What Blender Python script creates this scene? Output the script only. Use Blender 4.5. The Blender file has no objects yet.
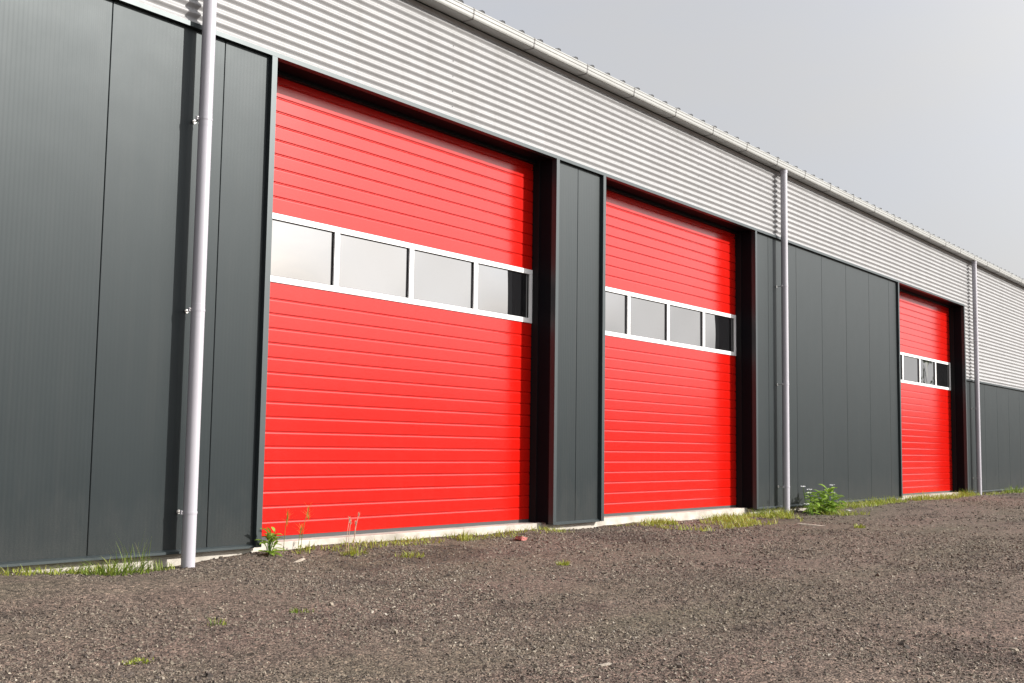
import bpy, bmesh, math, random
import numpy as np
from mathutils import Matrix, Vector

rng = np.random.default_rng(7)
random.seed(11)
scene = bpy.context.scene
COL = scene.collection
R = math.radians

# ------------------------------------------------------------------ helpers
def tag(o, label=None, cat=None, group=None, kind=None):
    if label: o['label'] = label
    if cat: o['category'] = cat
    if group: o['group'] = group
    if kind: o['kind'] = kind
    return o

def empty(name, loc=(0, 0, 0), rz=0.0, parent=None):
    o = bpy.data.objects.new(name, None)
    o.empty_display_size = 0.2
    COL.objects.link(o)
    o.location = loc
    o.rotation_euler = (0, 0, rz)
    if parent: o.parent = parent
    return o

class MB:
    """collects verts and faces for ONE mesh object"""
    def __init__(s):
        s.v = []; s.f = []; s.m = []; s.sm = []
    def add(s, verts, faces, mi=0, smooth=False):
        b = len(s.v)
        s.v.extend([tuple(map(float, p)) for p in verts])
        for f in faces:
            s.f.append(tuple(b + i for i in f)); s.m.append(mi); s.sm.append(smooth)
    def box(s, x0, x1, y0, y1, z0, z1, mi=0):
        v = [(x0,y0,z0),(x1,y0,z0),(x1,y1,z0),(x0,y1,z0),(x0,y0,z1),(x1,y0,z1),(x1,y1,z1),(x0,y1,z1)]
        s.add(v, [(0,3,2,1),(4,5,6,7),(0,1,5,4),(1,2,6,5),(2,3,7,6),(3,0,4,7)], mi)
    def extrude_x(s, prof, xs, mi=0, smooth=False, closed=False, caps=False):
        """prof: list of (y,z); swept along the x stations"""
        n = len(prof); v = []
        for x in xs:
            v += [(x, p[0], p[1]) for p in prof]
        f = []
        for i in range(len(xs) - 1):
            for j in range(n if closed else n - 1):
                k = (j + 1) % n
                f.append((i*n+j, (i+1)*n+j, (i+1)*n+k, i*n+k))
        if caps and closed:
            f.append(tuple(range(n))); f.append(tuple((len(xs)-1)*n + i for i in reversed(range(n))))
        s.add(v, f, mi, smooth)
    def extrude_z(s, prof, zs, mi=0, smooth=False, closed=False, caps=False):
        """prof: list of (x,y)"""
        n = len(prof); v = []
        for z in zs:
            v += [(p[0], p[1], z) for p in prof]
        f = []
        for i in range(len(zs) - 1):
            for j in range(n if closed else n - 1):
                k = (j + 1) % n
                f.append((i*n+j, i*n+k, (i+1)*n+k, (i+1)*n+j))
        if caps and closed:
            f.append(tuple(reversed(range(n)))); f.append(tuple((len(zs)-1)*n + i for i in range(n)))
        s.add(v, f, mi, smooth)
    def tube(s, p0, p1, r0, r1=None, n=12, mi=0, caps=True):
        r1 = r0 if r1 is None else r1
        p0 = Vector(p0); p1 = Vector(p1); d = (p1 - p0).normalized()
        a = d.orthogonal().normalized(); b = d.cross(a)
        v = []
        for p, r in ((p0, r0), (p1, r1)):
            for i in range(n):
                t = 2*math.pi*i/n
                v.append(p + a*math.cos(t)*r + b*math.sin(t)*r)
        s.add(v, [(i, (i+1) % n, n+(i+1) % n, n+i) for i in range(n)], mi, True)
        if caps:
            s.add(v[:n], [tuple(reversed(range(n)))], mi); s.add(v[n:], [tuple(range(n))], mi)
    def build(s, name, mats, parent=None, loc=(0, 0, 0)):
        me = bpy.data.meshes.new(name)
        me.from_pydata(s.v, [], s.f)
        if not isinstance(mats, (list, tuple)): mats = [mats]
        for m in mats: me.materials.append(m)
        me.polygons.foreach_set('material_index', s.m)
        me.polygons.foreach_set('use_smooth', s.sm)
        me.update()
        o = bpy.data.objects.new(name, me)
        COL.objects.link(o)
        o.location = loc
        if parent: o.parent = parent
        return o

def dup(o, parent=None, loc=None):
    c = o.copy(); COL.objects.link(c)
    if parent: c.parent = parent
    if loc is not None: c.location = loc
    return c

# ------------------------------------------------------------------ noise
def _hash(ix, iy, seed):
    h = (ix.astype(np.int64)*374761393 + iy.astype(np.int64)*668265263 + seed*1274126177) & 0xffffffff
    h = ((h ^ (h >> 13))*1274126177) & 0xffffffff
    return ((h ^ (h >> 16)) & 0xffff)/65535.0
def vnoise(x, y, scale, seed):
    x = np.asarray(x)/scale; y = np.asarray(y)/scale
    ix = np.floor(x); iy = np.floor(y); fx = x-ix; fy = y-iy
    fx = fx*fx*(3-2*fx); fy = fy*fy*(3-2*fy)
    a = _hash(ix, iy, seed); b = _hash(ix+1, iy, seed); c = _hash(ix, iy+1, seed); d = _hash(ix+1, iy+1, seed)
    return (a*(1-fx)+b*fx)*(1-fy)+(c*(1-fx)+d*fx)*fy - 0.5

CAM = Vector((0.0, -7.09, 0.873))
def ground_h(x, y):
    x = np.asarray(x, float); y = np.asarray(y, float)
    r = np.hypot(x-CAM.x, y-CAM.y)
    near = np.clip(1.0-(r-30)/30, 0, 1)
    h = 0.030*vnoise(x, y, 2.3, 1) + 0.022*vnoise(x, y, 0.7, 2) + 0.013*vnoise(x, y, 0.23, 3) + 0.009*vnoise(x, y, 0.085, 4) + 0.005*vnoise(x, y, 0.035, 5) - 0.028
    # loose gravel thrown up against the building, a shallow wheel track in front of it
    berm = np.exp(-((y+0.75)/0.42)**2)*(0.008+0.05*vnoise(x, y, 1.1, 8))
    strip = np.clip((x-5.5)/0.6, 0, 1)*np.clip((11.5-x)/2.0, 0.45, 1)*np.exp(-((y-0.05)/0.55)**2)*0.055
    left = np.clip((4.9-x)/1.2, 0, 1)*np.exp(-((y-0.1)/0.9)**2)*0.085
    far = np.clip((x-16.5)/3, 0, 1)*np.exp(-((y+0.1)/1.0)**2)*0.03
    return (h+berm+strip)*near + left + far

def damp(x, y):
    a = vnoise(np.asarray(x)*0.45, y, 0.50, 61)+0.45*vnoise(x, y, 0.22, 62)+0.2*vnoise(x, y, 0.09, 63)
    near_wall = np.exp(-((np.asarray(y)+0.7)/0.5)**2)*0.16
    return np.clip((a+near_wall-0.30)/0.16, 0, 1)

# ------------------------------------------------------------------ materials
def new_mat(name):
    m = bpy.data.materials.new(name); m.use_nodes = True
    nt = m.node_tree; b = nt.nodes['Principled BSDF']
    return m, nt, b
def N(nt, t, **kw):
    n = nt.nodes.new(t)
    for k, v in kw.items(): setattr(n, k, v)
    return n
def ramp(nt, fac, stops):
    n = N(nt, 'ShaderNodeValToRGB')
    e = n.color_ramp.elements
    while len(e) < len(stops): e.new(0.5)
    for q, (p, c) in zip(e, stops):
        q.position = p; q.color = (*c, 1)
    nt.links.new(fac, n.inputs[0]); return n.outputs[0]
def objpos(nt, scale=(1, 1, 1)):
    tc = N(nt, 'ShaderNodeNewGeometry'); mp = N(nt, 'ShaderNodeMapping')
    mp.inputs['Scale'].default_value = scale
    nt.links.new(tc.outputs['Position'], mp.inputs[0]); return mp.outputs[0]
def noise(nt, vec, scale, detail=3, rough=0.55):
    n = N(nt, 'ShaderNodeTexNoise'); n.inputs['Scale'].default_value = scale
    n.inputs['Detail'].default_value = detail; n.inputs['Roughness'].default_value = rough
    nt.links.new(vec, n.inputs['Vector']); return n.outputs[0]
def mixc(nt, fac, a, b, mode='MIX'):
    n = N(nt, 'ShaderNodeMix', data_type='RGBA', blend_type=mode)
    for sock, val in ((n.inputs[0], fac), (n.inputs[6], a), (n.inputs[7], b)):
        if hasattr(val, 'is_linked'): nt.links.new(val, sock)
        elif isinstance(val, (int, float)): sock.default_value = val
        else: sock.default_value = (*val, 1)
    return n.outputs[2]
def bump(nt, b, h, strength, dist):
    n = N(nt, 'ShaderNodeBump'); n.inputs['Strength'].default_value = strength
    n.inputs['Distance'].default_value = dist
    nt.links.new(h, n.inputs['Height']); nt.links.new(n.outputs[0], b.inputs['Normal'])
def maprange(nt, v, a, b, c, d):
    n = N(nt, 'ShaderNodeMapRange')
    for i, q in enumerate((a, b, c, d)): n.inputs[i+1].default_value = q
    nt.links.new(v, n.inputs[0]); return n.outputs[0]

def painted(name, col, rough, var=0.08, dirt=None, spec=0.5, metallic=0.0, emboss=0.0, wave=0.0, tint=None, aniso=0.0, splash=None):
    """coated sheet metal: faint tone changes, dust towards streaks, tiny waviness"""
    m, nt, b = new_mat(name)
    p = objpos(nt)
    n1 = noise(nt, p, 1.7, 4)
    st = noise(nt, objpos(nt, (9, 9, 0.5)), 1.0, 4)            # vertical run-off streaks
    lo = tuple(c*(1-var) for c in col); hi = tuple(min(1, c*(1+var)) for c in col)
    c = ramp(nt, n1, [(0.3, lo), (0.7, hi)])
    if dirt:
        f = maprange(nt, st, 0.5, 0.8, 0.0, dirt[1])
        c = mixc(nt, f, c, dirt[0])
    if splash:                                                  # dried dust thrown up by rain along the foot
        sx = N(nt, 'ShaderNodeSeparateXYZ'); nt.links.new(p, sx.inputs[0])
        hz = N(nt, 'ShaderNodeMath', operation='ADD'); nt.links.new(sx.outputs[2], hz.inputs[0])
        ns = maprange(nt, noise(nt, objpos(nt, (1, 1, 0.5)), 7, 6, 0.65), 0.3, 0.7, -0.22, 0.22)
        nt.links.new(ns, hz.inputs[1])
        f = maprange(nt, hz.outputs[0], 0.05, 0.55, splash[1], 0.0)
        sp2 = maprange(nt, noise(nt, p, 120, 3), 0.45, 0.6, 0.35, 1.0)
        mu = N(nt, 'ShaderNodeMath', operation='MULTIPLY'); nt.links.new(f, mu.inputs[0]); nt.links.new(sp2, mu.inputs[1])
        c = mixc(nt, mu.outputs[0], c, splash[0])
    if aniso:
        b.inputs['Anisotropic'].default_value = aniso
        tg = N(nt, 'ShaderNodeTangent', direction_type='UV_MAP', uv_map='UVMap'); nt.links.new(tg.outputs[0], b.inputs['Tangent'])
    nt.links.new(c, b.inputs['Base Color'])
    rr = maprange(nt, noise(nt, p, 3.0, 5), 0.25, 0.75, rough*0.96, rough*1.04)
    nt.links.new(rr, b.inputs['Roughness'])
    b.inputs['Metallic'].default_value = metallic
    b.inputs['Specular IOR Level'].default_value = spec
    if tint: b.inputs['Specular Tint'].default_value = (*tint, 1)
    if emboss:
        bump(nt, b, noise(nt, objpos(nt, (1, 1, 2.2)), 260, 2), emboss, 0.0006)
    elif wave:
        bump(nt, b, noise(nt, objpos(nt, (1, 1, 0.45)), 2.6, 2), wave, 0.01)
    return m

M = {}
M['anthracite'] = painted('anthracite_sheet', (0.0135, 0.018, 0.0195), 0.475, 0.05, ((0.045, 0.045, 0.043), 0.14), spec=0.36, tint=(0.92, 1.0, 1.02), aniso=0.6, splash=((0.10, 0.09, 0.08), 0.20))
M['flashing'] = painted('anthracite_flashing', (0.020, 0.026, 0.028), 0.43, 0.06, spec=0.6, wave=0.03, tint=(0.90, 1.0, 1.02))
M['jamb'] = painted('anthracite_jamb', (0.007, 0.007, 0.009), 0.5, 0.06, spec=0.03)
M['red'] = painted('red_door_coating', (0.43, 0.0045, 0.0015), 0.205, 0.05, ((0.36, 0.014, 0.010), 0.25), spec=0.55, splash=((0.30, 0.06, 0.045), 0.07))
M['white_alu'] = painted('white_aluminium', (0.74, 0.74, 0.74), 0.35, 0.03)
M['silver'] = painted('silver_corrugated_sheet', (0.30, 0.30, 0.302), 0.45, 0.05, ((0.20, 0.195, 0.185), 0.35), spec=0.4)
M['gutter'] = painted('pale_gutter_metal', (0.285, 0.288, 0.275), 0.42, 0.06, ((0.24, 0.23, 0.20), 0.3), spec=0.4)
M['pipe'] = painted('grey_downpipe', (0.37, 0.36, 0.395), 0.36, 0.05, ((0.36, 0.34, 0.33), 0.2))
M['steel'] = painted('zinc_plated_steel', (0.55, 0.54, 0.52), 0.35, 0.1, metallic=0.8)
M['rubber'] = painted('black_rubber', (0.007, 0.007, 0.008), 0.6, 0.1, spec=0.2)
M['seal'] = painted('grey_rubber_seal', (0.045, 0.045, 0.047), 0.7, 0.1)
M['roof'] = painted('grey_roof_sheet', (0.33, 0.33, 0.33), 0.45, 0.06)
M['filler'] = painted('dark_profile_filler', (0.05, 0.05, 0.05), 0.8, 0.1)

def pane_mat():
    m, nt, b = new_mat('reflective_pane')
    b.inputs['Base Color'].default_value = (0.012, 0.012, 0.013, 1)
    b.inputs['Roughness'].default_value = 0.015
    b.inputs['IOR'].default_value = 3.7
    return m
M['pane'] = pane_mat()

def concrete_mat():
    m, nt, b = new_mat('weathered_concrete')
    p = objpos(nt)
    c = ramp(nt, noise(nt, p, 6, 6, 0.65), [(0.3, (0.30, 0.27, 0.23)), (0.55, (0.44, 0.41, 0.36)), (0.75, (0.52, 0.49, 0.44))])
    d = maprange(nt, noise(nt, objpos(nt, (1, 1, 2)), 2.4, 5), 0.5, 0.72, 0, 0.6)
    c = mixc(nt, d, c, (0.22, 0.20, 0.165))
    nt.links.new(c, b.inputs['Base Color']); b.inputs['Roughness'].default_value = 0.9
    bump(nt, b, noise(nt, p, 45, 5, 0.7), 0.5, 0.006)
    return m
M['concrete'] = concrete_mat()

def ground_mat():
    m, nt, b = new_mat('crushed_stone_ground')
    p = objpos(nt)
    big = noise(nt, objpos(nt, (0.35, 1.2, 1)), 0.55, 5, 0.6)
    mid = noise(nt, p, 2.2, 4, 0.6)
    vo = N(nt, 'ShaderNodeTexVoronoi'); vo.inputs['Scale'].default_value = 95
    nt.links.new(p, vo.inputs['Vector'])
    vo2 = N(nt, 'ShaderNodeTexVoronoi'); vo2.inputs['Scale'].default_value = 42
    nt.links.new(p, vo2.inputs['Vector'])
    sep = N(nt, 'ShaderNodeSeparateColor'); nt.links.new(vo.outputs['Color'], sep.inputs[0])
    sep2 = N(nt, 'ShaderNodeSeparateColor'); nt.links.new(vo2.outputs['Color'], sep2.inputs[0])
    tone = ramp(nt, big, [(0.36, (0.156, 0.116, 0.098)), (0.5, (0.148, 0.119, 0.098)), (0.64, (0.126, 0.112, 0.085))])
    grain = ramp(nt, sep.outputs[0], [(0.0, (0.45, 0.44, 0.44)), (0.45, (0.9, 0.87, 0.85)), (0.85, (1.3, 1.25, 1.2)), (0.95, (1.5, 1.4, 1.3)), (1.0, (1.9, 1.8, 1.65))])
    c = mixc(nt, 1.0, tone, grain, 'MULTIPLY')
    grain2 = ramp(nt, sep2.outputs[1], [(0.0, (0.6, 0.6, 0.6)), (0.6, (1.0, 1.0, 1.0)), (1.0, (1.35, 1.3, 1.3))])
    c = mixc(nt, 1.0, c, grain2, 'MULTIPLY')
    c = mixc(nt, maprange(nt, mid, 0.3, 0.7, 0.0, 0.5), c, mixc(nt, 1.0, c, (0.78, 0.76, 0.75), 'MULTIPLY'))
    at = N(nt, 'ShaderNodeAttribute', attribute_name='tone')
    c = mixc(nt, at.outputs['Fac'], c, mixc(nt, 1.0, c, (0.68, 0.67, 0.68), 'MULTIPLY'))
    nt.links.new(c, b.inputs['Base Color'])
    b.inputs['Roughness'].default_value = 0.95
    b.inputs['Specular IOR Level'].default_value = 0.2
    h = N(nt, 'ShaderNodeMath', operation='ADD')
    nt.links.new(vo.outputs['Distance'], h.inputs[0]); nt.links.new(vo2.outputs['Distance'], h.inputs[1])
    inv = N(nt, 'ShaderNodeMath', operation='MULTIPLY'); inv.inputs[1].default_value = -1
    nt.links.new(h.outputs[0], inv.inputs[0])
    bump(nt, b, inv.outputs[0], 0.7, 0.010)
    return m
M['ground'] = ground_mat()

def stone_mat():
    m, nt, b = new_mat('gravel_stone')
    at = N(nt, 'ShaderNodeAttribute', attribute_name='tone')
    c = ramp(nt, at.outputs['Fac'], [(0.0, (0.055, 0.046, 0.040)), (0.2, (0.106, 0.085, 0.072)), (0.45, (0.155, 0.122, 0.098)),
                                     (0.70, (0.186, 0.158, 0.124)), (0.89, (0.245, 0.205, 0.160)), (0.975, (0.32, 0.28, 0.225)), (1.0, (0.45, 0.41, 0.35))])
    nz = noise(nt, objpos(nt), 160, 3)
    c = mixc(nt, maprange(nt, nz, 0.3, 0.7, 0, 0.5), c, mixc(nt, 1.0, c, (0.6, 0.6, 0.6), 'MULTIPLY'))
    nt.links.new(c, b.inputs['Base Color'])
    b.inputs['Roughness'].default_value = 0.85
    b.inputs['Specular IOR Level'].default_value = 0.3
    return m
M['stone'] = stone_mat()

def leaf_mat(name, dark, light, dry=None, trans=0.35):
    m, nt, b = new_mat(name)
    at = N(nt, 'ShaderNodeAttribute', attribute_name='tone')
    st = [(0.0, dark), (0.75, light)]
    st.append((1.0, dry if dry else light))
    c = ramp(nt, at.outputs['Fac'], st)
    nt.links.new(c, b.inputs['Base Color']); b.inputs['Roughness'].default_value = 0.55
    out = nt.nodes['Material Output']
    tr = N(nt, 'ShaderNodeBsdfTranslucent'); nt.links.new(c, tr.inputs[0])
    mx = N(nt, 'ShaderNodeMixShader'); mx.inputs[0].default_value = trans
    nt.links.new(b.outputs[0], mx.inputs[1]); nt.links.new(tr.outputs[0], mx.inputs[2])
    nt.links.new(mx.outputs[0], out.inputs[0])
    return m
M['grass'] = leaf_mat('grass_blade', (0.08, 0.13, 0.018), (0.20, 0.28, 0.035), (0.36, 0.33, 0.10))
M['dry_grass'] = leaf_mat('dry_grass_blade', (0.15, 0.19, 0.025), (0.31, 0.36, 0.04), (0.40, 0.38, 0.10))
M['leaf'] = leaf_mat('weed_leaf', (0.10, 0.19, 0.02), (0.27, 0.40, 0.055), None)
M['seed'] = leaf_mat('dry_seed_head', (0.55, 0.40, 0.30), (0.75, 0.58, 0.46), None)
M['petal'] = leaf_mat('white_petal', (0.7, 0.7, 0.72), (0.85, 0.85, 0.86), None, 0.2)
M['tree_leaf'] = leaf_mat('tree_leaf', (0.03, 0.05, 0.012), (0.07, 0.11, 0.03), None)

def plain(name, c1, c2, scale, rough=0.85, bmp=0.4):
    m, nt, b = new_mat(name)
    p = objpos(nt)
    nt.links.new(ramp(nt, noise(nt, p, scale, 4), [(0.3, c1), (0.7, c2)]), b.inputs['Base Color'])
    b.inputs['Roughness'].default_value = rough
    bump(nt, b, noise(nt, p, scale*4, 4), bmp, 0.004)
    return m
M['brick'] = plain('broken_red_brick', (0.30, 0.085, 0.07), (0.42, 0.16, 0.14), 30)
M['wood'] = plain('bleached_wood', (0.28, 0.24, 0.19), (0.42, 0.37, 0.31), 40)
M['bark'] = plain('bark', (0.06, 0.05, 0.04), (0.11, 0.09, 0.07), 8)

# ------------------------------------------------------------------ building measures (metres)
CT = 4.006                     # head of the door openings / top of the dark cladding
PB = 0.105                     # foot of the dark cladding
LO = 2.438                     # top of the low dark cladding beyond the last door
DOORS = [(6.080, 10.030), (11.018, 14.945), (20.985, 25.035)]
RY = 0.270                     # door leaf behind the cladding face
XA, XB, DEPTH = -9.0, 47.0, 18.0
PROUD = 0.042

ware = empty('warehouse', (0, 0, 0))
tag(ware, 'long warehouse with red sectional doors, anthracite cladding and silver corrugated band under the gutter', 'warehouse')

# --- dark micro-ribbed cladding -------------------------------------------------
def cladding(x0, x1, z0, z1, seams):
    edges = sorted({x0, x1, *[s for s in seams if x0+0.02 < s < x1-0.02]})
    prof = []
    pitch = 1.0/30
    for a, b in zip(edges[:-1], edges[1:]):
        ga = 0.0 if a == x0 else 0.003
        gb = 0.0 if b == x1 else 0.003
        if ga: prof += [(a+0.0005, 0.016), (a+ga-0.001, 0.016), (a+ga, 0.003), (a+ga+0.003, 0.0)]
        else: prof.append((a, 0.0))
        s, e = a+ga+0.01, b-gb-0.006
        d = 0.0008 if b <= 4.6 else 0.0003          # the far panels are rolled more shallowly
        x = s
        while x+pitch < e:
            for k in range(8): prof.append((x+pitch*k/8, d*0.5*(1-math.cos(2*math.pi*k/8))))
            x += pitch
        if gb: prof += [(b-gb-0.003, 0.0), (b-gb, 0.003), (b-gb+0.001, 0.016), (b-0.0005, 0.016)]
        else: prof.append((b, 0.0))
    mb = MB()
    mb.extrude_z(prof, [z0, z1])
    # returns at foot and head so the sheet has thickness
    mb.box(x0, x1, 0.02, 0.075, z0, z1)
    o = mb.build('cladding', M['anthracite'], ware)
    me = o.data; uv = me.uv_layers.new(name='UVMap')
    vi = np.empty(len(me.loops), np.int32); me.loops.foreach_get('vertex_index', vi)
    co = np.empty(len(me.vertices)*3, np.float32); me.vertices.foreach_get('co', co); co = co.reshape(-1, 3)
    uv.data.foreach_set('uv', np.ascontiguousarray(co[vi][:, [0, 2]]).ravel())
seams = [XA+1.59+i for i in range(12)]
seams = [4.588-i for i in range(14)] + [5.586]
FT = 0.055                     # face width of the door trims
cladding(XA, DOORS[0][0]-FT, PB, CT, seams)
cladding(DOORS[0][1]+FT, DOORS[1][0]-FT, PB, CT, [10.503])
cladding(DOORS[1][1]+FT, DOORS[2][0]-FT, PB, CT, [15.45, 16.447, 17.441, 18.469, 19.531, 20.53])
cladding(DOORS[2][1]+FT, XB, PB, LO, [25.6+i for i in range(22)])

# --- base flashing at the foot of the cladding ------------------------------------
def base_flash(x0, x1):
    mb = MB()
    mb.extrude_x([(0.01, PB+0.004), (-0.024, PB-0.012), (-0.024, PB-0.030), (-0.021, PB-0.030), (-0.021, PB-0.016), (0.045, PB-0.004)], [x0, x1])
    mb.build('base_flashing', M['flashing'], ware)
base_flash(XA, DOORS[0][0]-FT-0.001)
base_flash(DOORS[0][1]+FT+0.001, DOORS[1][0]-FT-0.001)
base_flash(DOORS[1][1]+FT+0.001, DOORS[2][0]-FT-0.001)
base_flash(DOORS[2][1]+FT+0.001, XB)

# --- concrete plinth ---------------------------------------------------------------
xs = [XA] + [v for d in DOORS for v in d] + [XB]
for i in range(0, len(xs), 2):
    mb = MB(); mb.box(xs[i], xs[i+1], 0.055, 0.6, -0.5, PB-0.008)
    mb.build('plinth', M['concrete'], ware)

# --- corrugated band ----------------------------------------------------------------
CP = 0.0755
def corr_y(z): return -0.0135-0.0128*math.cos(2*math.pi*(z-4.123)/CP)
def corrugated(x0, x1, z0, z1, laps):
    n = int((z1-z0)/CP*14)
    zs = [z0+(z1-z0)*i/n for i in range(n+1)]
    mb = MB()
    st = [x0]+[l for l in laps if x0 < l < x1]+[x1]
    for a, b in zip(st[:-1], st[1:]):
        off = 0.0
        k = max(1, int((b-a)/1.0)); xx = [a-(0.09 if off else 0)]+[a+(b-a)*(j+1)/k for j in range(k)]
        
        mb.extrude_x([(corr_y(z)+off*(1 if i >= 0 else 0), z) for i, z in enumerate(zs)], xx, 0, True)
    # self-drilling screws on the laps, in the valleys
    for l in laps:
        if not x0 < l < x1: continue
        k0 = int((z0-4.123)/CP)-1
        for k in range(k0, k0+40):
            z = 4.123+(k+0.5)*CP
            if z0+0.02 < z < z1-0.12 and k % 2 == 0:
                y = corr_y(z)
                mb.tube((l-0.03, y+0.001, z), (l-0.03, y-0.004, z), 0.0065, 0.005, 8, 1)
    mb.build('corrugated_sheeting', [M['silver'], M['seal']], ware)
laps = [8.346+5.0*i for i in range(-4, 9)]
corrugated(XA, DOORS[2][1]+FT+0.012, CT+0.042, 5.025, laps)
corrugated(DOORS[2][1]+FT+0.012, XB, LO+0.036, 5.025, laps)

# --- flashing strip under the corrugated band --------------------------------------
def drip(x0, x1, z):
    mb = MB()
    mb.extrude_x([(0.03, z+0.046), (-0.027, z+0.040), (-PROUD, z+0.036), (-PROUD, z), (-0.026, z-0.0), (-0.026, z+0.002), (0.03, z+0.002)], [x0, x1], closed=True, caps=True)
    mb.build('drip_flashing', M['flashing'], ware)
drip(XA, DOORS[2][1]+FT, CT)
drip(DOORS[2][1]+FT+0.001, XB, LO)

# --- one sectional door with its frame, windows, seals and sill ---------------------
def make_door():
    """modelled with its left jamb at x = 0"""
    W = 3.985
    Z0, WB, WT, ZT = 0.127, 2.226, 2.808, 4.10
    def skin(z0, z1, ribs):
        p = [(RY, z0)]
        for z in ribs:
            p += [(RY, z-0.015), (RY+0.0006, z-0.011), (RY+0.0020, z-0.007), (RY+0.0040, z-0.003), (RY+0.0085, z+0.0005), (RY+0.0085, z+0.0045), (RY+0.001, z+0.0095), (RY, z+0.0115)]
        p.append((RY, z1)); return p
    lo = [0.247+0.1225*k for k in range(16)]
    hi = [2.947+0.1215*k for k in range(9)]
    mb = MB()
    xs = [0.004+(W-0.008)*i/8 for i in range(9)]
    mb.extrude_x(skin(Z0, WB-0.001, lo), xs)
    mb.extrude_x(skin(WT+0.001, ZT, hi), xs)
    mb.box(0.004, W-0.004, RY+0.010, RY+0.05, Z0, WB-0.002)
    mb.box(0.004, W-0.004, RY+0.010, RY+0.05, WT+0.002, ZT)
    d = mb.build('sectional_door', M['red'], ware)
    # white aluminium window band: rails, mullions, end stiles
    mul = [1.022, 2.011, 2.994]
    fr = MB()
    yf, yb = RY-0.012, RY+0.04
    fr.box(0.004, W-0.004, yf, yb, WB, WB+0.052)
    fr.box(0.004, W-0.004, yf, yb, WT-0.052, WT)
    cuts = [0.004, 0.055]; opens = []
    fr.box(0.004, 0.055, yf+0.0005, yb, WB+0.052, WT-0.052)
    fr.box(W-0.060, W-0.004, yf+0.0005, yb, WB+0.052, WT-0.052)
    for c in mul: fr.box(c-0.031, c+0.031, yf+0.0005, yb, WB+0.052, WT-0.052)
    o = fr.build('window_frame', M['white_alu'], d)
    bv = o.modifiers.new('edge', 'BEVEL'); bv.width = 0.003; bv.segments = 2
    e = [0.055]+[v for c in mul for v in (c-0.031, c+0.031)]+[W-0.060]
    bows = [(-0.004, 0.1), (0.003, -0.2), (0.004, 0.15), (-0.005, 0.0)]
    for k in range(4):
        a, b = e[2*k], e[2*k+1]
        gk = MB()                                      # dark glazing gasket round each pane
        za, zb = WB+0.052, WT-0.052
        g = 0.005; y0, y1 = RY+0.004, RY+0.03
        gk.box(a, b, y0, y1, za, za+g); gk.box(a, b, y0, y1, zb-g, zb)
        gk.box(a, a+g, y0+0.0005, y1, za+g, zb-g); gk.box(b-g, b, y0+0.0005, y1, za+g, zb-g)
        gk.build('glazing_gasket', M['rubber'], d)
        pn = MB(); nx, nz = 14, 9
        v = []; f = []
        for j in range(nz+1):
            for i in range(nx+1):
                u, w = i/nx, j/nz
                bow = bows[k][0]*(1-(2*u-1)**2)*(1-0.7*(2*w-1)**2)+0.0012*bows[k][1]*math.sin(5*u+3*w)
                v.append((a+g+(b-a-2*g)*u, RY+0.012+bow, za+g+(zb-za-2*g)*w))
        for j in range(nz):
            for i in range(nx):
                q = j*(nx+1)+i; f.append((q, q+1, q+nx+2, q+nx+1))
        pn.add(v, f, 0, True)
        pn.build('pane', M['pane'], d)
    s = MB(); s.box(0.006, W-0.006, RY+0.004, RY+0.045, 0.094, Z0+0.001)
    s.build('bottom_seal', M['seal'], d)
    # frame: jamb linings, head lining and face trims folded out of dark sheet
    j = MB()
    for x, sg in ((0.0, -1), (W, 1)):
        xo = x+sg*FT
        j.box(min(x, xo), max(x, xo), -PROUD, 0.02, 0.080, CT-0.001)                 # face trim
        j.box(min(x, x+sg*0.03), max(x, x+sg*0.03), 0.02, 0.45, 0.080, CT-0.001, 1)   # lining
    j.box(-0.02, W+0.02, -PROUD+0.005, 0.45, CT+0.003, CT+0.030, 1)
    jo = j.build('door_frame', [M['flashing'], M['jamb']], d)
    ss = MB()
    for x, sg in ((0.0, 1), (W, -1)):
        ss.box(min(x, x+sg*0.012), max(x, x+sg*0.012), RY-0.09, RY-0.004, 0.094, CT-0.002)
    ss.box(0.013, W-0.013, RY-0.05, RY-0.003, CT-0.028, CT+0.001)
    ss.build('side_seal', M['rubber'], d)
    sl = MB(); sl.box(0.0, W, 0.105, 0.7, -0.5, 0.0935)
    so = sl.build('door_sill', M['concrete'], d)
    bv = so.modifiers.new('edge', 'BEVEL'); bv.width = 0.006; bv.segments = 2
    return d
door = make_door()
for i, (a, b) in enumerate(DOORS):
    if i == 0:
        d = door
    else:
        d = dup(door, ware)
        for ch in door.children: dup(ch, d)
    d.location = (a, 0, 0)
    d.scale = ((b-a)/3.985, 1, 1)

# --- gutter with its straps -----------------------------------------------------------
gp = [(-0.030, 5.075), (-0.030, 4.998), (-0.036, 4.992), (-0.205, 4.986), (-0.222, 4.993), (-0.231, 5.006), (-0.233, 5.020),
      (-0.233, 5.034), (-0.241, 5.041), (-0.241, 5.070)]
def hang(p): return (-0.03+(p[0]+0.03)*0.72, p[1]+0.037)
for k in range(11):                                # rolled bead on the front edge
    t = math.pi*1.5*k/10
    gp.append((-0.233-0.011*math.sin(t)*1.0-0.002, 5.081-0.011*math.cos(t)))
inner = [(y+0.003 if y < -0.1 else y-0.003, z+0.003) for y, z in gp[:10]]
gp = [hang(p) for p in gp]; inner = [(y+0.003 if y < -0.1 else y-0.003, z+0.003) for y, z in gp[:10]]
mb = MB()
mb.extrude_x(gp+list(reversed(inner)), [XA-0.1]+[XA+i for i in range(1, int(XB-XA)+1)]+[XB+0.1], 0, False, closed=True, caps=True)
gut = mb.build('gutter', M['gutter'], ware)
sb = MB()
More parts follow.
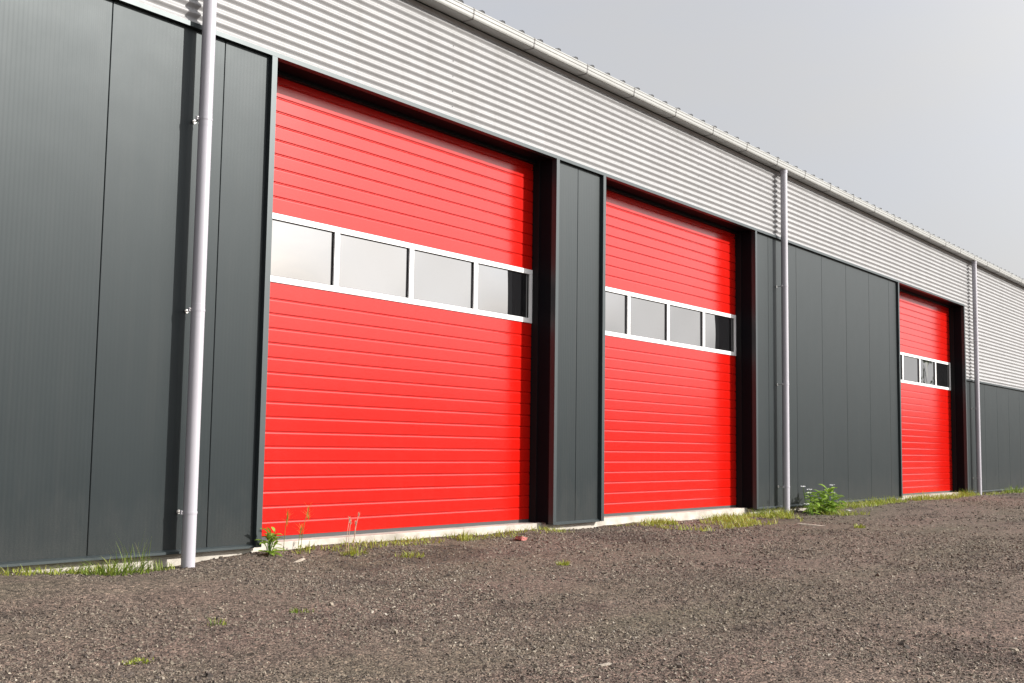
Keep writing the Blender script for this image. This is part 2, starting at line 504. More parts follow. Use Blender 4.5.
sp = [(-0.036, 4.988), (-0.205, 4.9825), (-0.224, 4.990), (-0.2345, 5.005), (-0.2365, 5.020), (-0.2365, 5.034), (-0.2445, 5.041), (-0.2445, 5.068), (-0.250, 5.080), (-0.243, 5.0955), (-0.225, 5.0955)]
sp = [hang(p) for p in sp]
sb.extrude_x(sp+[(y+0.002, z+0.002) for y, z in reversed(sp)], [-0.009, 0.009], 0, closed=True, caps=True)
strap = sb.build('gutter_strap', M['seal'], gut, (0, 0, 0))
strap.data.materials[0] = painted('strap_metal', (0.11, 0.105, 0.10), 0.5, 0.1)
for i in range(-17, 38):
    x = 8.405+i
    if x < XA or x > XB: continue
    o = strap if i == -17 else dup(strap, gut)
    o.location = (x, 0, 0)

# --- roof: trapezoidal sheets, two slopes; dark fillers close the ribs at the eave ------
SL = math.tan(R(6))
def roof_slope(y0, y1, z0, z1, front):
    mb = MB()
    prof = []
    x = XA-0.1; pitch = 1/3
    while x < XB+0.1:
        prof += [(x, 0), (x+0.262, 0), (x+0.277, 0.030), (x+0.318, 0.030)]
        x += pitch
    prof.append((x, 0))
    off = 8.378-XA+0.1
    off = off-math.floor(off/pitch)*pitch-pitch
    prof = [(p[0]+off, p[1]) for p in prof]
    n = len(prof)
    v = [(p[0], y0, z0+p[1]) for p in prof]+[(p[0], y1, z1+p[1]) for p in prof]
    mb.add(v, [(i, i+1, n+i+1, n+i) for i in range(n-1)])
    if front:
        for i in range(1, n-3, 4):
            a, b, c, d = prof[i], prof[i+1], prof[i+2], prof[i+3]
            mb.add([(a[0]+0.002, y0+0.004, z0), (b[0], y0+0.004, z0+0.0295), (c[0], y0+0.004, z0+0.0295), (d[0]-0.002, y0+0.004, z0)], [(0, 3, 2, 1)], 1)
            cx = (b[0]+c[0])/2                          # screw with its dark washer on the rib
            mb.tube((cx, y0+0.05, z0+0.032), (cx, y0+0.05, z0+0.042), 0.012, 0.008, 8, 1)
    return mb
m1 = roof_slope(-0.075, DEPTH/2, 5.187, 5.187+SL*(DEPTH/2+0.075), True)
m1.build('roof', [M['roof'], M['filler']], ware)
m2 = roof_slope(DEPTH/2, DEPTH+0.1, 5.187+SL*(DEPTH/2+0.075), 5.187, False)
m2.build('roof', [M['roof'], M['filler']], ware)
# eave flashing between the sheeting and the roof, gable and back walls
mb = MB()
mb.extrude_x([(-0.0305, 5.020), (-0.0305, 5.172), (-0.070, 5.180), (-0.070, 5.184), (0.05, 5.184), (0.05, 5.020)], [XA, XB], closed=True, caps=True)
mb.build('eave_flashing', M['flashing'], ware)
zr = 5.16+SL*DEPTH/2
for x0, x1 in ((XA-0.06, XA-0.002), (XB+0.002, XB+0.06)):
    mb = MB()
    pr = [(-0.02, -0.3), (DEPTH, -0.3), (DEPTH, 5.15), (DEPTH/2, zr), (-0.02, 5.15)]
    mb.extrude_x(pr, [x0, x1], closed=True, caps=True)
    mb.build('gable_wall', M['anthracite'], ware)
mb = MB(); mb.box(XA, XB, DEPTH-0.08, DEPTH, -0.3, 5.15)
mb.build('rear_wall', M['anthracite'], ware)

# --- downpipes ------------------------------------------------------------------------
PY = -0.126
def make_pipe():
    n = 36; r = 0.050
    def ring(rr): return [(rr*math.cos(2*math.pi*i/n), rr*math.sin(2*math.pi*i/n)) for i in range(n)]
    mb = MB()
    def seg(z0, z1, r0, r1=None):
        r1 = r0 if r1 is None else r1
        v = [(x, y, z0) for x, y in ring(r0)]+[(x, y, z1) for x, y in ring(r1)]
        mb.add(v, [(i, (i+1) % n, n+(i+1) % n, n+i) for i in range(n)], 0, True)
    seg(-0.15, 1.80, r); seg(1.80, 1.802, r, 0.0506); seg(1.802, 1.90, 0.0506); seg(1.90, 1.903, 0.0506, r)
    seg(1.903, 3.24, r); seg(3.24, 3.242, r, 0.0506); seg(3.242, 3.35, 0.0506); seg(3.35, 3.353, 0.0506, r); seg(3.353, 5.026, r)
    seg(4.975, 5.024, 0.053, 0.056)
    p = mb.build('downpipe', M['pipe'], ware)
    c = MB()
    def band(rr, z0, z1):
        v = [(x, y, z0) for x, y in ring(rr)]+[(x, y, z1) for x, y in ring(rr)]+[(x, y, z0) for x, y in ring(rr-0.005)]+[(x, y, z1) for x, y in ring(rr-0.005)]
        f = []
        for i in range(n):
            k = (i+1) % n
            f += [(i, k, n+k, n+i), (n+i, n+k, 3*n+k, 3*n+i), (2*n+k, 2*n+i, i, k)][:2]+[(2*n+i, 2*n+k, k, i)]
        c.add(v, f, 0, False)
    band(0.0530, -0.008, 0.008)
    ca, sa = math.cos(R(163)), math.sin(R(163))
    ex, ey = 0.062*ca, 0.062*sa
    c.box(ex-0.010, ex+0.012, ey-0.008, ey-0.002, -0.015, 0.015)
    c.box(ex-0.010, ex+0.012, ey+0.002, ey+0.008, -0.015, 0.015)
    for z in (-0.009, 0.009):
        c.tube((ex-0.002, ey-0.014, z), (ex-0.002, ey+0.014, z), 0.004, None, 8, 1)
    c.tube((-0.01, 0.05, 0), (-0.01, -PY-0.002, 0), 0.005, None, 8, 1)        # rod into the wall
    c.tube((-0.01, -PY-0.008, 0), (-0.01, -PY-0.001, 0), 0.016, None, 12, 1)
    cl = c.build('pipe_clamp', [M['pipe'], M['steel']], p, (0, 0, 0.378))
    return p, cl
pipe, clamp = make_pipe()
for i, x in enumerate((5.327, 15.74, 25.56, 35.6)):
    p = pipe if i == 0 else dup(pipe, ware)
    p.location = (x, PY, 0)
    for j, z in enumerate((0.378, 1.855, 3.295)):
        if i == 0 and j == 0: continue
        dup(clamp, p, (0, 0, z))

# ------------------------------------------------------------------ ground
def make_ground():
    az = np.concatenate([np.arange(14, 96, 0.13), np.arange(96, 374, 4.0)])
    az = np.radians(az)
    r = [0.02, 0.3, 0.8, 1.5, 2.2, 2.8]
    q = 3.2
    while q < 36: r.append(q); q *= 1.0058
    while q < 2500: r.append(q); q *= 1.25
    r = np.array(r)
    A, Rr = np.meshgrid(az, r, indexing='xy')           # rows: radii
    x = CAM.x+Rr*np.sin(A); y = CAM.y+Rr*np.cos(A)
    z = ground_h(x, y)
    z = np.where(y > 0.25, -0.12, z)
    z = np.where(Rr > 60, np.maximum(-0.05, 0)*0, z)
    na, nr = len(az), len(r)
    co = np.stack([x, y, z], -1).reshape(-1, 3)
    i, j = np.meshgrid(np.arange(nr-1), np.arange(na), indexing='ij')
    k = (j+1) % na
    f = np.stack([i*na+j, (i+1)*na+j, (i+1)*na+k, i*na+k], -1).reshape(-1, 4)[:, ::-1]
    return np_mesh('ground', co, f, M['ground'], smooth=True, tone=damp(co[:, 0], co[:, 1])*(co[:, 0]**2+co[:, 1]**2 < 3600))
def np_mesh(name, co, quads, mat, smooth=False, tone=None, parent=None):
    me = bpy.data.meshes.new(name)
    nv, nf, k = len(co), len(quads), quads.shape[1]
    me.vertices.add(nv); me.vertices.foreach_set('co', np.ascontiguousarray(co, np.float32).ravel())
    me.loops.add(nf*k); me.loops.foreach_set('vertex_index', np.ascontiguousarray(quads, np.int32).ravel())
    me.polygons.add(nf); me.polygons.foreach_set('loop_start', np.arange(0, nf*k, k, dtype=np.int32))
    me.polygons.foreach_set('use_smooth', np.full(nf, smooth))
    if tone is not None:
        a = me.attributes.new('tone', 'FLOAT', 'POINT'); a.data.foreach_set('value', tone.astype(np.float32))
    me.materials.append(mat)
    me.update(calc_edges=True); me.validate()
    o = bpy.data.objects.new(name, me); COL.objects.link(o)
    if parent: o.parent = parent
    return o
tag(make_ground(), kind='structure')

# ------------------------------------------------------------------ gravel
def make_gravel():
    parts = []
    def ring(r0, r1, dens, smin, smax, pw):
        a0, a1 = R(16), R(93)
        n = int(dens*0.5*(a1-a0)*(r1*r1-r0*r0))
        a = rng.uniform(a0, a1, n); rr = np.sqrt(rng.uniform(r0*r0, r1*r1, n))
        x = CAM.x+rr*np.sin(a); y = CAM.y+rr*np.cos(a)
        s = smin+(smax-smin)*rng.random(n)**pw
        # thicker and thinner patches
        keep = rng.random(n) < 0.55+1.3*vnoise(x, y, 0.9, 21)+0.5*vnoise(x, y, 0.25, 22)
        ok = (y < 0.05) & keep
        parts.append(np.stack([x[ok], y[ok], s[ok]], -1))
    ring(3.4, 6.0, 5200, 0.0030, 0.0105, 3.0)
    ring(6.0, 9.0, 3200, 0.0040, 0.012, 3.0)
    ring(9.0, 14.0, 1300, 0.006, 0.016, 2.5)
    ring(14.0, 34.0, 190, 0.009, 0.022, 2.0)
    ring(3.4, 20.0, 7, 0.012, 0.026, 3.0)
    P = np.concatenate(parts); n = len(P)
    cube = np.array([(-1,-1,-1),(1,-1,-1),(1,1,-1),(-1,1,-1),(-1,-1,1),(1,-1,1),(1,1,1),(-1,1,1)], float)*0.62
    F = np.array([(0,3,2,1),(4,5,6,7),(0,1,5,4),(1,2,6,5),(2,3,7,6),(3,0,4,7)])
    v = cube[None]+rng.normal(0, 0.24, (n, 8, 3))
    v *= rng.uniform([0.75, 0.55, 0.35], [1.2, 1.0, 0.65], (n, 3))[:, None, :]
    q = rng.normal(0, 1, (n, 4)); q[:, :2] *= 0.35; q[:, 3] *= 1.2; q /= np.linalg.norm(q, axis=1, keepdims=True)
    X, Y, Z, W = q.T
    Rm = np.stack([1-2*(Y*Y+Z*Z), 2*(X*Y-Z*W), 2*(X*Z+Y*W), 2*(X*Y+Z*W), 1-2*(X*X+Z*Z), 2*(Y*Z-X*W), 2*(X*Z-Y*W), 2*(Y*Z+X*W), 1-2*(X*X+Y*Y)], -1).reshape(n, 3, 3)
    v = np.einsum('nij,nkj->nki', Rm, v)*P[:, 2][:, None, None]
    z = ground_h(P[:, 0], P[:, 1])+P[:, 2]*0.10
    v += np.stack([P[:, 0], P[:, 1], z], -1)[:, None, :]
    tone = np.clip(rng.random(n)*0.99+0.10*vnoise(P[:, 0], P[:, 1], 1.6, 33), 0, 1)*(1-0.35*damp(P[:, 0], P[:, 1]))
    tone = np.where(P[:, 2] > 0.012, np.minimum(tone, 0.90), tone)
    tone = np.repeat(tone, 8)
    f = (F[None]+(np.arange(n)*8)[:, None, None]).reshape(-1, 4)
    o = np_mesh('gravel', v.reshape(-1, 3), f, M['stone'], False, tone)
    tag(o, 'loose brown grey crushed gravel covering the yard in front of the warehouse', 'gravel', kind='stuff')
make_gravel()

# ------------------------------------------------------------------ plants
class Blades:
    def __init__(s): s.co = []; s.f = []; s.t = []
    def blade(s, base, h, lean, az, w, tone, droop=1.0, segs=4):
        b = Vector(base); d = Vector((math.cos(az), math.sin(az), 0)); side = Vector((-math.sin(az), math.cos(az), 0))
        i0 = len(s.co)
        for k in range(segs+1):
            t = k/segs
            p = b+Vector((0, 0, h*(t-0.25*droop*lean*t*t)))+d*(h*lean*t**1.8)
            ww = w*(1-t)**0.7*(0.7+0.6*min(1, t*3)) if k < segs else 0.0006
            s.co += [p-side*ww*0.5, p+side*ww*0.5]
            s.t += [tone+0.15*t]*2
        for k in range(segs):
            s.f.append((i0+2*k, i0+2*k+1, i0+2*k+3, i0+2*k+2))
    def leaf(s, base, az, el, L, w, tone, curl=0.5):
        """an oval leaf folded along its midrib"""
        d = Vector((math.cos(az)*math.cos(el), math.sin(az)*math.cos(el), math.sin(el)))
        side = Vector((-math.sin(az), math.cos(az), 0)); up = side.cross(d)*-1
        up = d.cross(side)*-1
        b = Vector(base); i0 = len(s.co); n = 5
        for k in range(n+1):
            t = k/n
            p = b+d*(L*t)+Vector((0, 0, -curl*L*t*t*0.6))
            ww = w*math.sin(math.pi*min(1, (t*0.93+0.05)))**0.8*(1.1-0.35*t)
            lift = Vector((0, 0, 0.25*ww))
            s.co += [p-side*ww*0.5+lift, p, p+side*ww*0.5+lift]
            s.t += [tone, tone-0.12, tone]
        for k in range(n):
            a = i0+3*k
            s.f += [(a, a+1, a+4, a+3), (a+1, a+2, a+5, a+4)]
    def build(s, name, mat, parent=None):
        return np_mesh(name, np.array([tuple(p) for p in s.co]), np.array(s.f), mat, True, np.clip(np.array(s.t), 0, 1), parent)

def gz(x, y): return float(ground_h(x, y))
def tuft(n, rad, h0, h1, w, mat, lean=(0.2, 0.9), tone=(0.1, 0.9), rx=None, wall=True, y0=0):
    """a grass tuft as one mesh round its own origin"""
    b = Blades(); rx = rx or rad
    for _ in range(n):
        a = random.uniform(0, 2*math.pi); r = math.sqrt(random.random())
        px, py = rx*r*math.cos(a), rad*r*math.sin(a)
        az = a+random.gauss(0, 0.9)
        b.blade((px, py, -0.006), random.uniform(h0, h1)*(1-0.35*r), random.uniform(*lean), az, w*random.uniform(0.6, 1.3), random.uniform(*tone))
    return b
def place_tuft(name, x, y, label, cat, group=None, **kw):
    mat = kw.pop('mat')
    o = tuft(mat=mat, **kw).build(name, M[mat])
    o.location = (x, y, gz(x, y)); o.rotation_euler[2] = 0
    tag(o, label, cat, group); return o

G = 'grass tufts growing along the warehouse wall'
place_tuft('grass_tuft', 4.66, -0.24, 'bushy green grass clump at the wall foot, left of the nearest downpipe', 'grass tuft', G, n=210, rad=0.14, rx=0.24, h0=0.04, h1=0.19, w=0.009, mat='grass', lean=(0.2, 1.3))
place_tuft('grass_tuft', 4.82, -0.20, 'tall thin grass blades rising from the clump left of the nearest downpipe', 'grass tuft', G, n=34, rad=0.06, rx=0.12, h0=0.16, h1=0.38, w=0.005, mat='grass', lean=(0.05, 0.45))
place_tuft('grass_tuft', 4.35, -0.08, 'short grass at the wall foot, furthest to the left under the dark cladding', 'grass tuft', G, n=150, rad=0.09, rx=0.44, h0=0.02, h1=0.11, w=0.008, lean=(0.3, 1.4), tone=(0.2, 1.0), mat='grass')
place_tuft('grass_tuft', 5.10, -0.09, 'low grass right beside the shaded foot of the nearest downpipe', 'grass tuft', G, n=60, rad=0.06, rx=0.12, h0=0.04, h1=0.15, w=0.006, mat='grass')
place_tuft('grass_tuft', 7.05, -0.72, 'yellowish low grass tuft on the gravel a step in front of the nearest red door', 'grass tuft', G, n=80, rad=0.08, rx=0.16, h0=0.03, h1=0.09, w=0.007, mat='dry_grass')
place_tuft('grass_tuft', 8.35, -0.22, 'upright pale tuft at the sill, right half of the nearest red door', 'grass tuft', G, n=40, rad=0.05, rx=0.09, h0=0.06, h1=0.16, w=0.007, mat='dry_grass', lean=(0.1, 0.5))
place_tuft('grass_tuft', 6.72, -0.42, 'round yellow green tuft under the dried seed stalks', 'grass tuft', G, n=90, rad=0.08, rx=0.13, h0=0.03, h1=0.10, w=0.008, mat='dry_grass')
place_tuft('grass_tuft', 6.52, -0.09, 'small tuft at the sill between the leafy corner weed and the dried stalks', 'grass tuft', G, n=34, rad=0.04, rx=0.08, h0=0.03, h1=0.11, w=0.006, mat='dry_grass')
place_tuft('grass_tuft', 28.3, -0.18, 'green grass tuft at the foot of the far dark wall beyond the last downpipe', 'grass tuft', G, n=160, rad=0.2, rx=0.75, h0=0.08, h1=0.28, w=0.012, mat='grass')
place_tuft('grass_tuft', 25.02, -0.02, 'grass tuft in the shaded jamb corner of the farthest red door', 'grass tuft', G, n=90, rad=0.1, rx=0.30, h0=0.06, h1=0.28, w=0.010, mat='grass')
place_tuft('grass_tuft', 21.9, -0.10, 'grass tuft at the left of the farthest red door sill', 'grass tuft', G, n=130, rad=0.1, rx=0.55, h0=0.05, h1=0.24, w=0.010, mat='dry_grass')
place_tuft('grass_tuft', 15.05, -0.06, 'green grass tuft at the jamb corner of the middle red door', 'grass tuft', G, n=110, rad=0.1, rx=0.30, h0=0.06, h1=0.22, w=0.008, mat='grass')

G2 = 'small weeds growing in the gravel'
GP = []
def at_px_ground(x, y): return x, y
place_tuft('gravel_weed', 3.87, -2.28, 'tiny green weed in the open gravel below the nearest downpipe', 'weed', G2, n=34, rad=0.05, h0=0.02, h1=0.07, w=0.007, mat='grass')
place_tuft('gravel_weed', 4.47, -2.26, 'small dark green weed in the gravel before the left end of the nearest red door', 'weed', G2, n=44, rad=0.07, h0=0.02, h1=0.05, w=0.008, mat='grass')
place_tuft('gravel_weed', 2.93, -2.96, 'flat mossy weed in the foreground gravel, lower left of the photo', 'weed', G2, n=90, rad=0.05, rx=0.07, h0=0.012, h1=0.03, w=0.008, mat='dry_grass')
place_tuft('gravel_weed', 7.60, -1.85, 'low yellowish weed in the gravel before the pillar between the first two doors', 'weed', G2, n=90, rad=0.04, rx=0.07, h0=0.02, h1=0.07, w=0.008, mat='dry_grass')
place_tuft('gravel_weed', 13.6, -2.0, 'small yellow weed in the gravel right of the leafy flowering weed', 'weed', G2, n=60, rad=0.06, rx=0.09, h0=0.03, h1=0.09, w=0.012, mat='dry_grass')

# low ground cover along the wall that nobody could count
def verge():
    b = Blades()
    def strip(x0, x1, y0, y1, n, h0, h1, w):
        for _ in range(n):
            x = random.uniform(x0, x1); y = random.uniform(y0, y1)
            if vnoise(x, y, 0.55, 51)+0.5*vnoise(x, y, 0.16, 52) < -0.06: continue
            b.blade((x, y, gz(x, y)-0.004), random.uniform(h0, h1), random.uniform(0.3, 1.2), random.uniform(0, 6.28), w*random.uniform(0.6, 1.3), random.uniform(0.2, 1.0), segs=3)
    strip(11.9, 15.1, -0.35, 0.05, 1500, 0.02, 0.10, 0.009)
    strip(11.6, 16.9, -0.95, -0.1, 4200, 0.02, 0.11, 0.010)
    strip(15.1, 21.2, -0.35, -0.02, 1700, 0.03, 0.17, 0.010)
    strip(21.1, 25.3, -0.25, 0.05, 800, 0.03, 0.15, 0.011)
    strip(25.3, 32.0, -0.30, -0.02, 500, 0.02, 0.10, 0.011)
    strip(3.2, 5.2, -0.20, 0.02, 600, 0.02, 0.08, 0.007)
    strip(6.1, 10.1, -0.28, 0.06, 1300, 0.015, 0.07, 0.007)
    strip(9.8, 12.0, -0.12, 0.04, 160, 0.015, 0.05, 0.007)
    o = b.build('grass_verge', M['dry_grass'])
    tag(o, 'thin yellow green grass growing along the foot of the warehouse wall', 'grass', kind='stuff')
verge()

# leafy weed with white flower heads
def leafy_weed():
    x, y = 16.55, -0.42
    e = empty('leafy_weed', (x, y, gz(x, y)))
    tag(e, 'leafy green weed with small white flower heads beside the second downpipe', 'weed')
    st = MB(); lv = Blades(); tips = []
    for i in range(14):
        a = random.uniform(0, 6.28); sp = random.uniform(0.03, 0.29)
        h = random.uniform(0.14, 0.40)*(1-0.5*(sp/0.34)**2)
        p = Vector((0.12*math.cos(a)*random.random(), 0.08*math.sin(a), 0)); q = Vector((sp*1.25*math.cos(a), sp*0.8*math.sin(a), h))
        st.tube(p, q, 0.006, 0.003, 6)
        for k in range(7):
            t = 0.25+0.75*k/6
            b = p.lerp(q, t)
            lv.leaf(b, a+random.gauss(0, 1.2), random.uniform(-0.1, 0.9), random.uniform(0.12, 0.24), random.uniform(0.05, 0.10), random.uniform(0.3, 1.0))
        tips.append(q)
    for qx, qy, qz in ((-0.86, 0.0, 0.33), (-0.60, 0.03, 0.28), (-0.80, -0.03, 0.14), (-0.52, 0.0, 0.24), (-0.70, 0.02, 0.20)):
        p = Vector((qx*0.8, qy, 0)); q = Vector((qx, qy, qz)); st.tube(p, q, 0.005, 0.003, 6)
        for k in range(7):
            lv.leaf(p.lerp(q, 0.15+0.12*k), random.uniform(0, 6.28), random.uniform(0.0, 0.9), random.uniform(0.07, 0.15), random.uniform(0.03, 0.06), random.uniform(0.3, 1.0))
    st.build('stem', M['leaf'], e)
    lv.build('leaves', M['leaf'], e)
    spots = [(-0.90, 0.0, 0.41), (-0.62, 0.02, 0.36), (-0.84, -0.03, 0.16), (0.18, 0.0, 0.41), (0.10, -0.05, 0.30), (0.52, -0.12, 0.03), (-0.57, 0.04, 0.31)]
    for fx, fy, fz in spots:
        f = MB(); f.tube((fx*0.85, fy*0.8, 0.02), (fx, fy, fz), 0.005, 0.004, 5, 1)
        for k in range(16):
            a = random.uniform(0, 6.28); r = 0.036*math.sqrt(random.random())
            c = Vector((fx+r*math.cos(a), fy+r*math.sin(a), fz+0.012*random.random()))
            s_ = 0.012
            f.add([c+Vector((-s_, 0, 0)), c+Vector((0, -s_, 0.006)), c+Vector((s_, 0, 0.002)), c+Vector((0, s_, 0.007))], [(0, 1, 2, 3)], 0)
        f.build('flower_head', [M['petal'], M['leaf']], e)
leafy_weed()

def corner_weed():
    x, y = 6.11, -0.10
    e = empty('corner_weed', (x, y, gz(x, y)))
    tag(e, 'broad leaved weed at the left corner of the nearest red door frame', 'weed')
    lv = Blades(); st = MB()
    for i in range(9):
        a = random.uniform(0, 6.28); h = random.uniform(0.06, 0.20)
        q = Vector((0.05*math.cos(a), 0.03*math.sin(a), h))
        st.tube((0, 0, -0.01), q, 0.004, 0.002, 6)
        for k in range(4):
            lv.leaf(q*(0.5+0.13*k), a+random.gauss(0, 0.9), random.uniform(0.2, 1.0), random.uniform(0.06, 0.11), random.uniform(0.025, 0.045), random.uniform(0.5, 1.0))
    for i in range(8):
        a = random.uniform(3.1, 6.3)
        lv.leaf((0, 0, 0.01), a, random.uniform(0.0, 0.3), random.uniform(0.10, 0.20), random.uniform(0.03, 0.05), random.uniform(0.5, 1.0), 0.2)
    st.build('stem', M['leaf'], e); lv.build('leaves', M['leaf'], e)
corner_weed()

def stalk_plant(name, x, y, label, stalks, head_mat, stem_mat, head=0.012, hl=0.03):
    e = empty(name, (x, y, gz(x, y)))
    tag(e, label, 'weed')
    for dx, dy, h, lx in stalks:
        s_ = MB()
        pts = [Vector((dx+lx*t*t, dy, h*t)) for t in (0, .35, .7, 1)]
        for a, b in zip(pts[:-1], pts[1:]): s_.tube(a, b, 0.0028, 0.0022, 5)
        o = s_.build('stalk', M[stem_mat], e)
        hd = Blades(); tip = pts[-1]
        for k in range(22):
            a = random.uniform(0, 6.28)
            hd.blade(tip+Vector((0, 0, -hl*random.random())), hl*random.uniform(0.4, 0.9), random.uniform(0.2, 1.0), a, head, random.uniform(0.2, 1), segs=2)
        hd.build('seed_head', M[head_mat], e)
stalk_plant('dried_seed_stalk', 6.72, -0.36, 'dried pinkish stalks with pale seed heads before the nearest red door', [(-0.035, 0, 0.27, 0.03), (0.0, 0.01, 0.25, 0.02), (0.05, 0, 0.31, 0.05), (0.06, 0.01, 0.24, 0.02)], 'seed', 'seed', 0.012, 0.03)
stalk_plant('grass_stalk', 6.20, -0.14, 'two thin green grass stalks standing at the left end of the nearest door sill', [(0.02, 0, 0.31, 0.03), (0.20, 0.0, 0.34, 0.07), (0.18, 0.01, 0.20, 0.03)], 'dry_grass', 'dry_grass', 0.004, 0.10)

# ------------------------------------------------------------------ bits lying on the gravel
def chunk(name, x, y, sx, sy, sz, rz, mat, label, cat):
    bm = bmesh.new(); bmesh.ops.create_cube(bm, size=1)
    bmesh.ops.subdivide_edges(bm, edges=bm.edges[:], cuts=3, use_grid_fill=True)
    for v in bm.verts:
        v.co += Vector((random.gauss(0, .035), random.gauss(0, .035), random.gauss(0, .05)))
        v.co.x *= sx; v.co.y *= sy; v.co.z *= sz
    me = bpy.data.meshes.new(name); bm.to_mesh(me); bm.free(); me.materials.append(M[mat])
    o = bpy.data.objects.new(name, me); COL.objects.link(o)
    o.location = (x, y, gz(x, y)+sz*0.42); o.rotation_euler = (random.gauss(0, .12), random.gauss(0, .12), rz)
    tag(o, label, cat)
chunk('brick_fragment', 8.92, -0.45, 0.12, 0.07, 0.035, 0.2, 'brick', 'broken red brick piece on the gravel at the right end of the nearest door sill', 'brick')
chunk('wood_splinter', 13.58, -1.43, 0.34, 0.035, 0.02, -0.88, 'wood', 'long pale wood splinter on the gravel in front of the second downpipe', 'wood scrap')
chunk('wood_splinter', 4.22, -4.40, 0.055, 0.02, 0.008, -0.4, 'wood', 'short pale wood chip on the near gravel, at the bottom of the photo', 'wood scrap')
chunk('wood_splinter', 6.06, -0.49, 0.12, 0.015, 0.012, 0.1, 'wood', 'pale stick on the gravel before the left end of the nearest red door', 'wood scrap')

# ------------------------------------------------------------------ trees across the yard (they show only as reflections)
def far_trees():
    co = []; tn = []
    def crown(cx, cy, cz, rx, rz, n):
        d = rng.normal(0, 1, (n, 3)); d /= np.linalg.norm(d, axis=1, keepdims=True)
        rad = rng.uniform(0.55, 1.0, n)**0.5
        wob = 1+0.35*np.sin(d[:, 0]*5+cx)*np.sin(d[:, 1]*4+cy)+0.2*np.sin(d[:, 2]*7)
        p = d*(rad*wob)[:, None]*np.array([rx, rx, rz])+np.array([cx, cy, cz])
        p[:, 2] = np.maximum(p[:, 2], 0.1)
        t1 = rng.normal(0, 1, (n, 3)); t1 /= np.linalg.norm(t1, axis=1, keepdims=True)
        t2 = np.cross(t1, rng.normal(0, 1, (n, 3))); t2 /= np.linalg.norm(t2, axis=1, keepdims=True)
        s = rng.uniform(0.10, 0.26, n)[:, None]*min(2.4, rx**0.6)
        co.append(np.stack([p-t1*s, p-t2*s*0.6, p+t1*s, p+t2*s*0.6], 1).reshape(-1, 3)); tn.append(np.repeat(rng.random(n), 4))
    for k in range(60):
        a = R(95+k*3.0+random.uniform(-1, 1)); d = random.uniform(95, 125)
        h = random.uniform(3.5, 6.5) if not 8 < k < 22 else random.uniform(6.0, 9.0)
        crown(d*math.sin(a), d*math.cos(a), h*0.5, random.uniform(4, 7), h*0.55, 1100)
    crown(58.0, -10.4, 4.3, 0.6, 1.0, 60)
    co = np.concatenate(co)
    o = np_mesh('far_treeline', co, np.arange(len(co)).reshape(-1, 4), M['tree_leaf'], False, np.concatenate(tn))
    tag(o, 'low line of trees across the yard, mirrored in the door windows', 'trees', kind='stuff')
far_trees()

# ------------------------------------------------------------------ light
SUN = Vector((0.585, -1.0, 0.54)).normalized()
sl = bpy.data.lights.new('sun', 'SUN'); sl.energy = 2.65; sl.angle = R(0.55); sl.color = (1.0, 0.955, 0.90)
so = bpy.data.objects.new('sun', sl); COL.objects.link(so)
so.rotation_euler = SUN.to_track_quat('Z', 'Y').to_euler()
so.location = (10, -20, 20)

w = bpy.data.worlds.new('World'); scene.world = w; w.use_nodes = True
nt = w.node_tree; bg = nt.nodes['Background']
sky = N(nt, 'ShaderNodeTexSky', sky_type='NISHITA')
sky.sun_disc = False
sky.sun_elevation = math.asin(SUN.z); sky.sun_rotation = math.atan2(SUN.x, SUN.y)
sky.air_density = 1.0; sky.dust_density = 4.5; sky.ozone_density = 1.0; sky.altitude = 0
tc = N(nt, 'ShaderNodeTexCoord')
mp = N(nt, 'ShaderNodeMapping'); mp.inputs['Scale'].default_value = (1, 1, 3.2)
nt.links.new(tc.outputs['Generated'], mp.inputs[0])
cl = noise(nt, mp.outputs[0], 2.3, 6, 0.55)
veil = maprange(nt, cl, 0.35, 0.68, 0.90, 0.98)
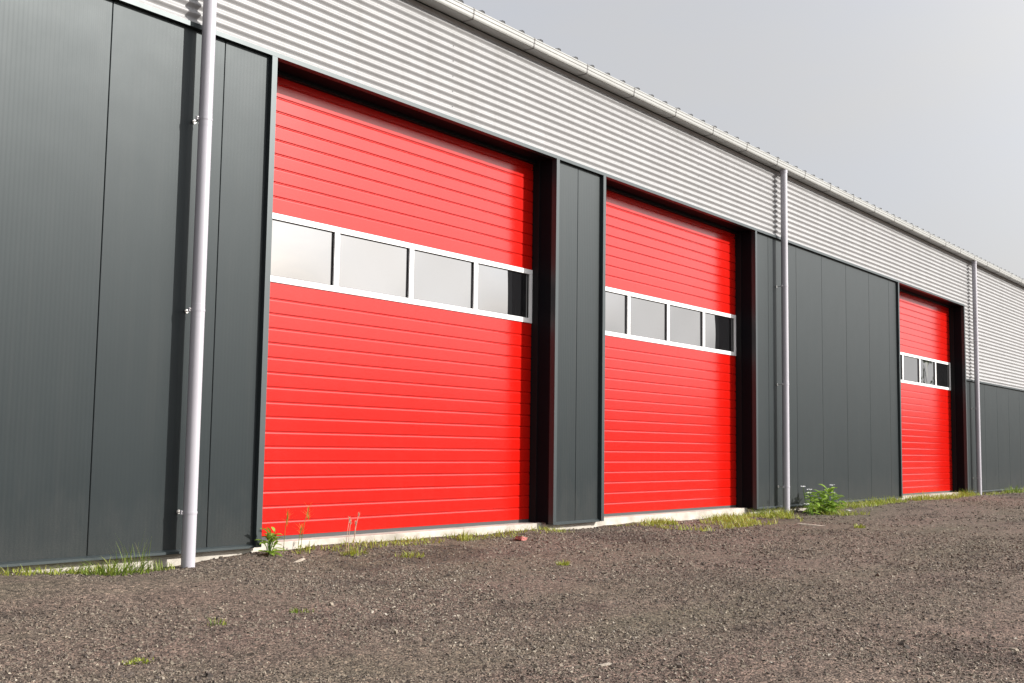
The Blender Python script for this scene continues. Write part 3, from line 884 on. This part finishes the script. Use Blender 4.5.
# thin high cloud: evens the sky out and scatters the sunlight forwards, brightest round the sun
dt = N(nt, 'ShaderNodeVectorMath', operation='DOT_PRODUCT'); dt.inputs[1].default_value = SUN
nt.links.new(tc.outputs['Generated'], dt.inputs[0])
cp = N(nt, 'ShaderNodeMath', operation='MAXIMUM'); cp.inputs[1].default_value = 0
nt.links.new(dt.outputs['Value'], cp.inputs[0])
pw = N(nt, 'ShaderNodeMath', operation='POWER'); pw.inputs[1].default_value = 2.9
nt.links.new(cp.outputs[0], pw.inputs[0])
sz = N(nt, 'ShaderNodeSeparateXYZ'); nt.links.new(tc.outputs['Generated'], sz.inputs[0])
ez = N(nt, 'ShaderNodeMapRange', interpolation_type='SMOOTHSTEP')      # the low haze near the horizon lets less of it through
for q, val in zip(ez.inputs[1:5], (0.0, 0.24, 0.45, 1.0)): q.default_value = val
nt.links.new(sz.outputs[2], ez.inputs[0])
gw = N(nt, 'ShaderNodeMath', operation='MULTIPLY'); nt.links.new(pw.outputs[0], gw.inputs[0]); nt.links.new(ez.outputs[0], gw.inputs[1])
gl = maprange(nt, gw.outputs[0], 0, 1, 1.0, 4.9)
tint = ramp(nt, cl, [(0.35, (0.975, 0.975, 1.01)), (0.65, (1.02, 1.015, 1.02))])
cloud = mixc(nt, 1.0, tint, gl, 'MULTIPLY')
c0 = N(nt, 'ShaderNodeVectorMath', operation='SCALE'); c0.inputs['Scale'].default_value = 1.63
nt.links.new(cloud, c0.inputs[0])
c = mixc(nt, veil, sky.outputs[0], c0.outputs[0])
nt.links.new(c, bg.inputs[0]); bg.inputs[1].default_value = 0.14

# ------------------------------------------------------------------ camera
yaw, pitch, roll, F = R(52.75748), R(5.2993929), R(0.80346), 1153.535
f = Vector((math.sin(yaw)*math.cos(pitch), math.cos(yaw)*math.cos(pitch), math.sin(pitch)))
r0 = Vector((math.cos(yaw), -math.sin(yaw), 0)); u0 = r0.cross(f)
r_ = math.cos(roll)*r0+math.sin(roll)*u0; u_ = -math.sin(roll)*r0+math.cos(roll)*u0
cam = bpy.data.cameras.new('camera'); co_ = bpy.data.objects.new('camera', cam); COL.objects.link(co_)
cam.sensor_width = 36.0; cam.lens = 36.0*F/1024; cam.clip_start = 0.05; cam.clip_end = 6000
mw = Matrix((r_, u_, -f)).transposed().to_4x4(); mw.translation = CAM
co_.matrix_world = mw
scene.camera = co_

scene.render.engine = 'CYCLES'
scene.cycles.use_denoising = True
scene.cycles.max_bounces = 8
scene.view_settings.view_transform = 'Standard'
scene.view_settings.look = 'None'
scene.view_settings.exposure = 1.4
scene.view_settings.gamma = 1.0
scene.view_settings.use_curve_mapping = False
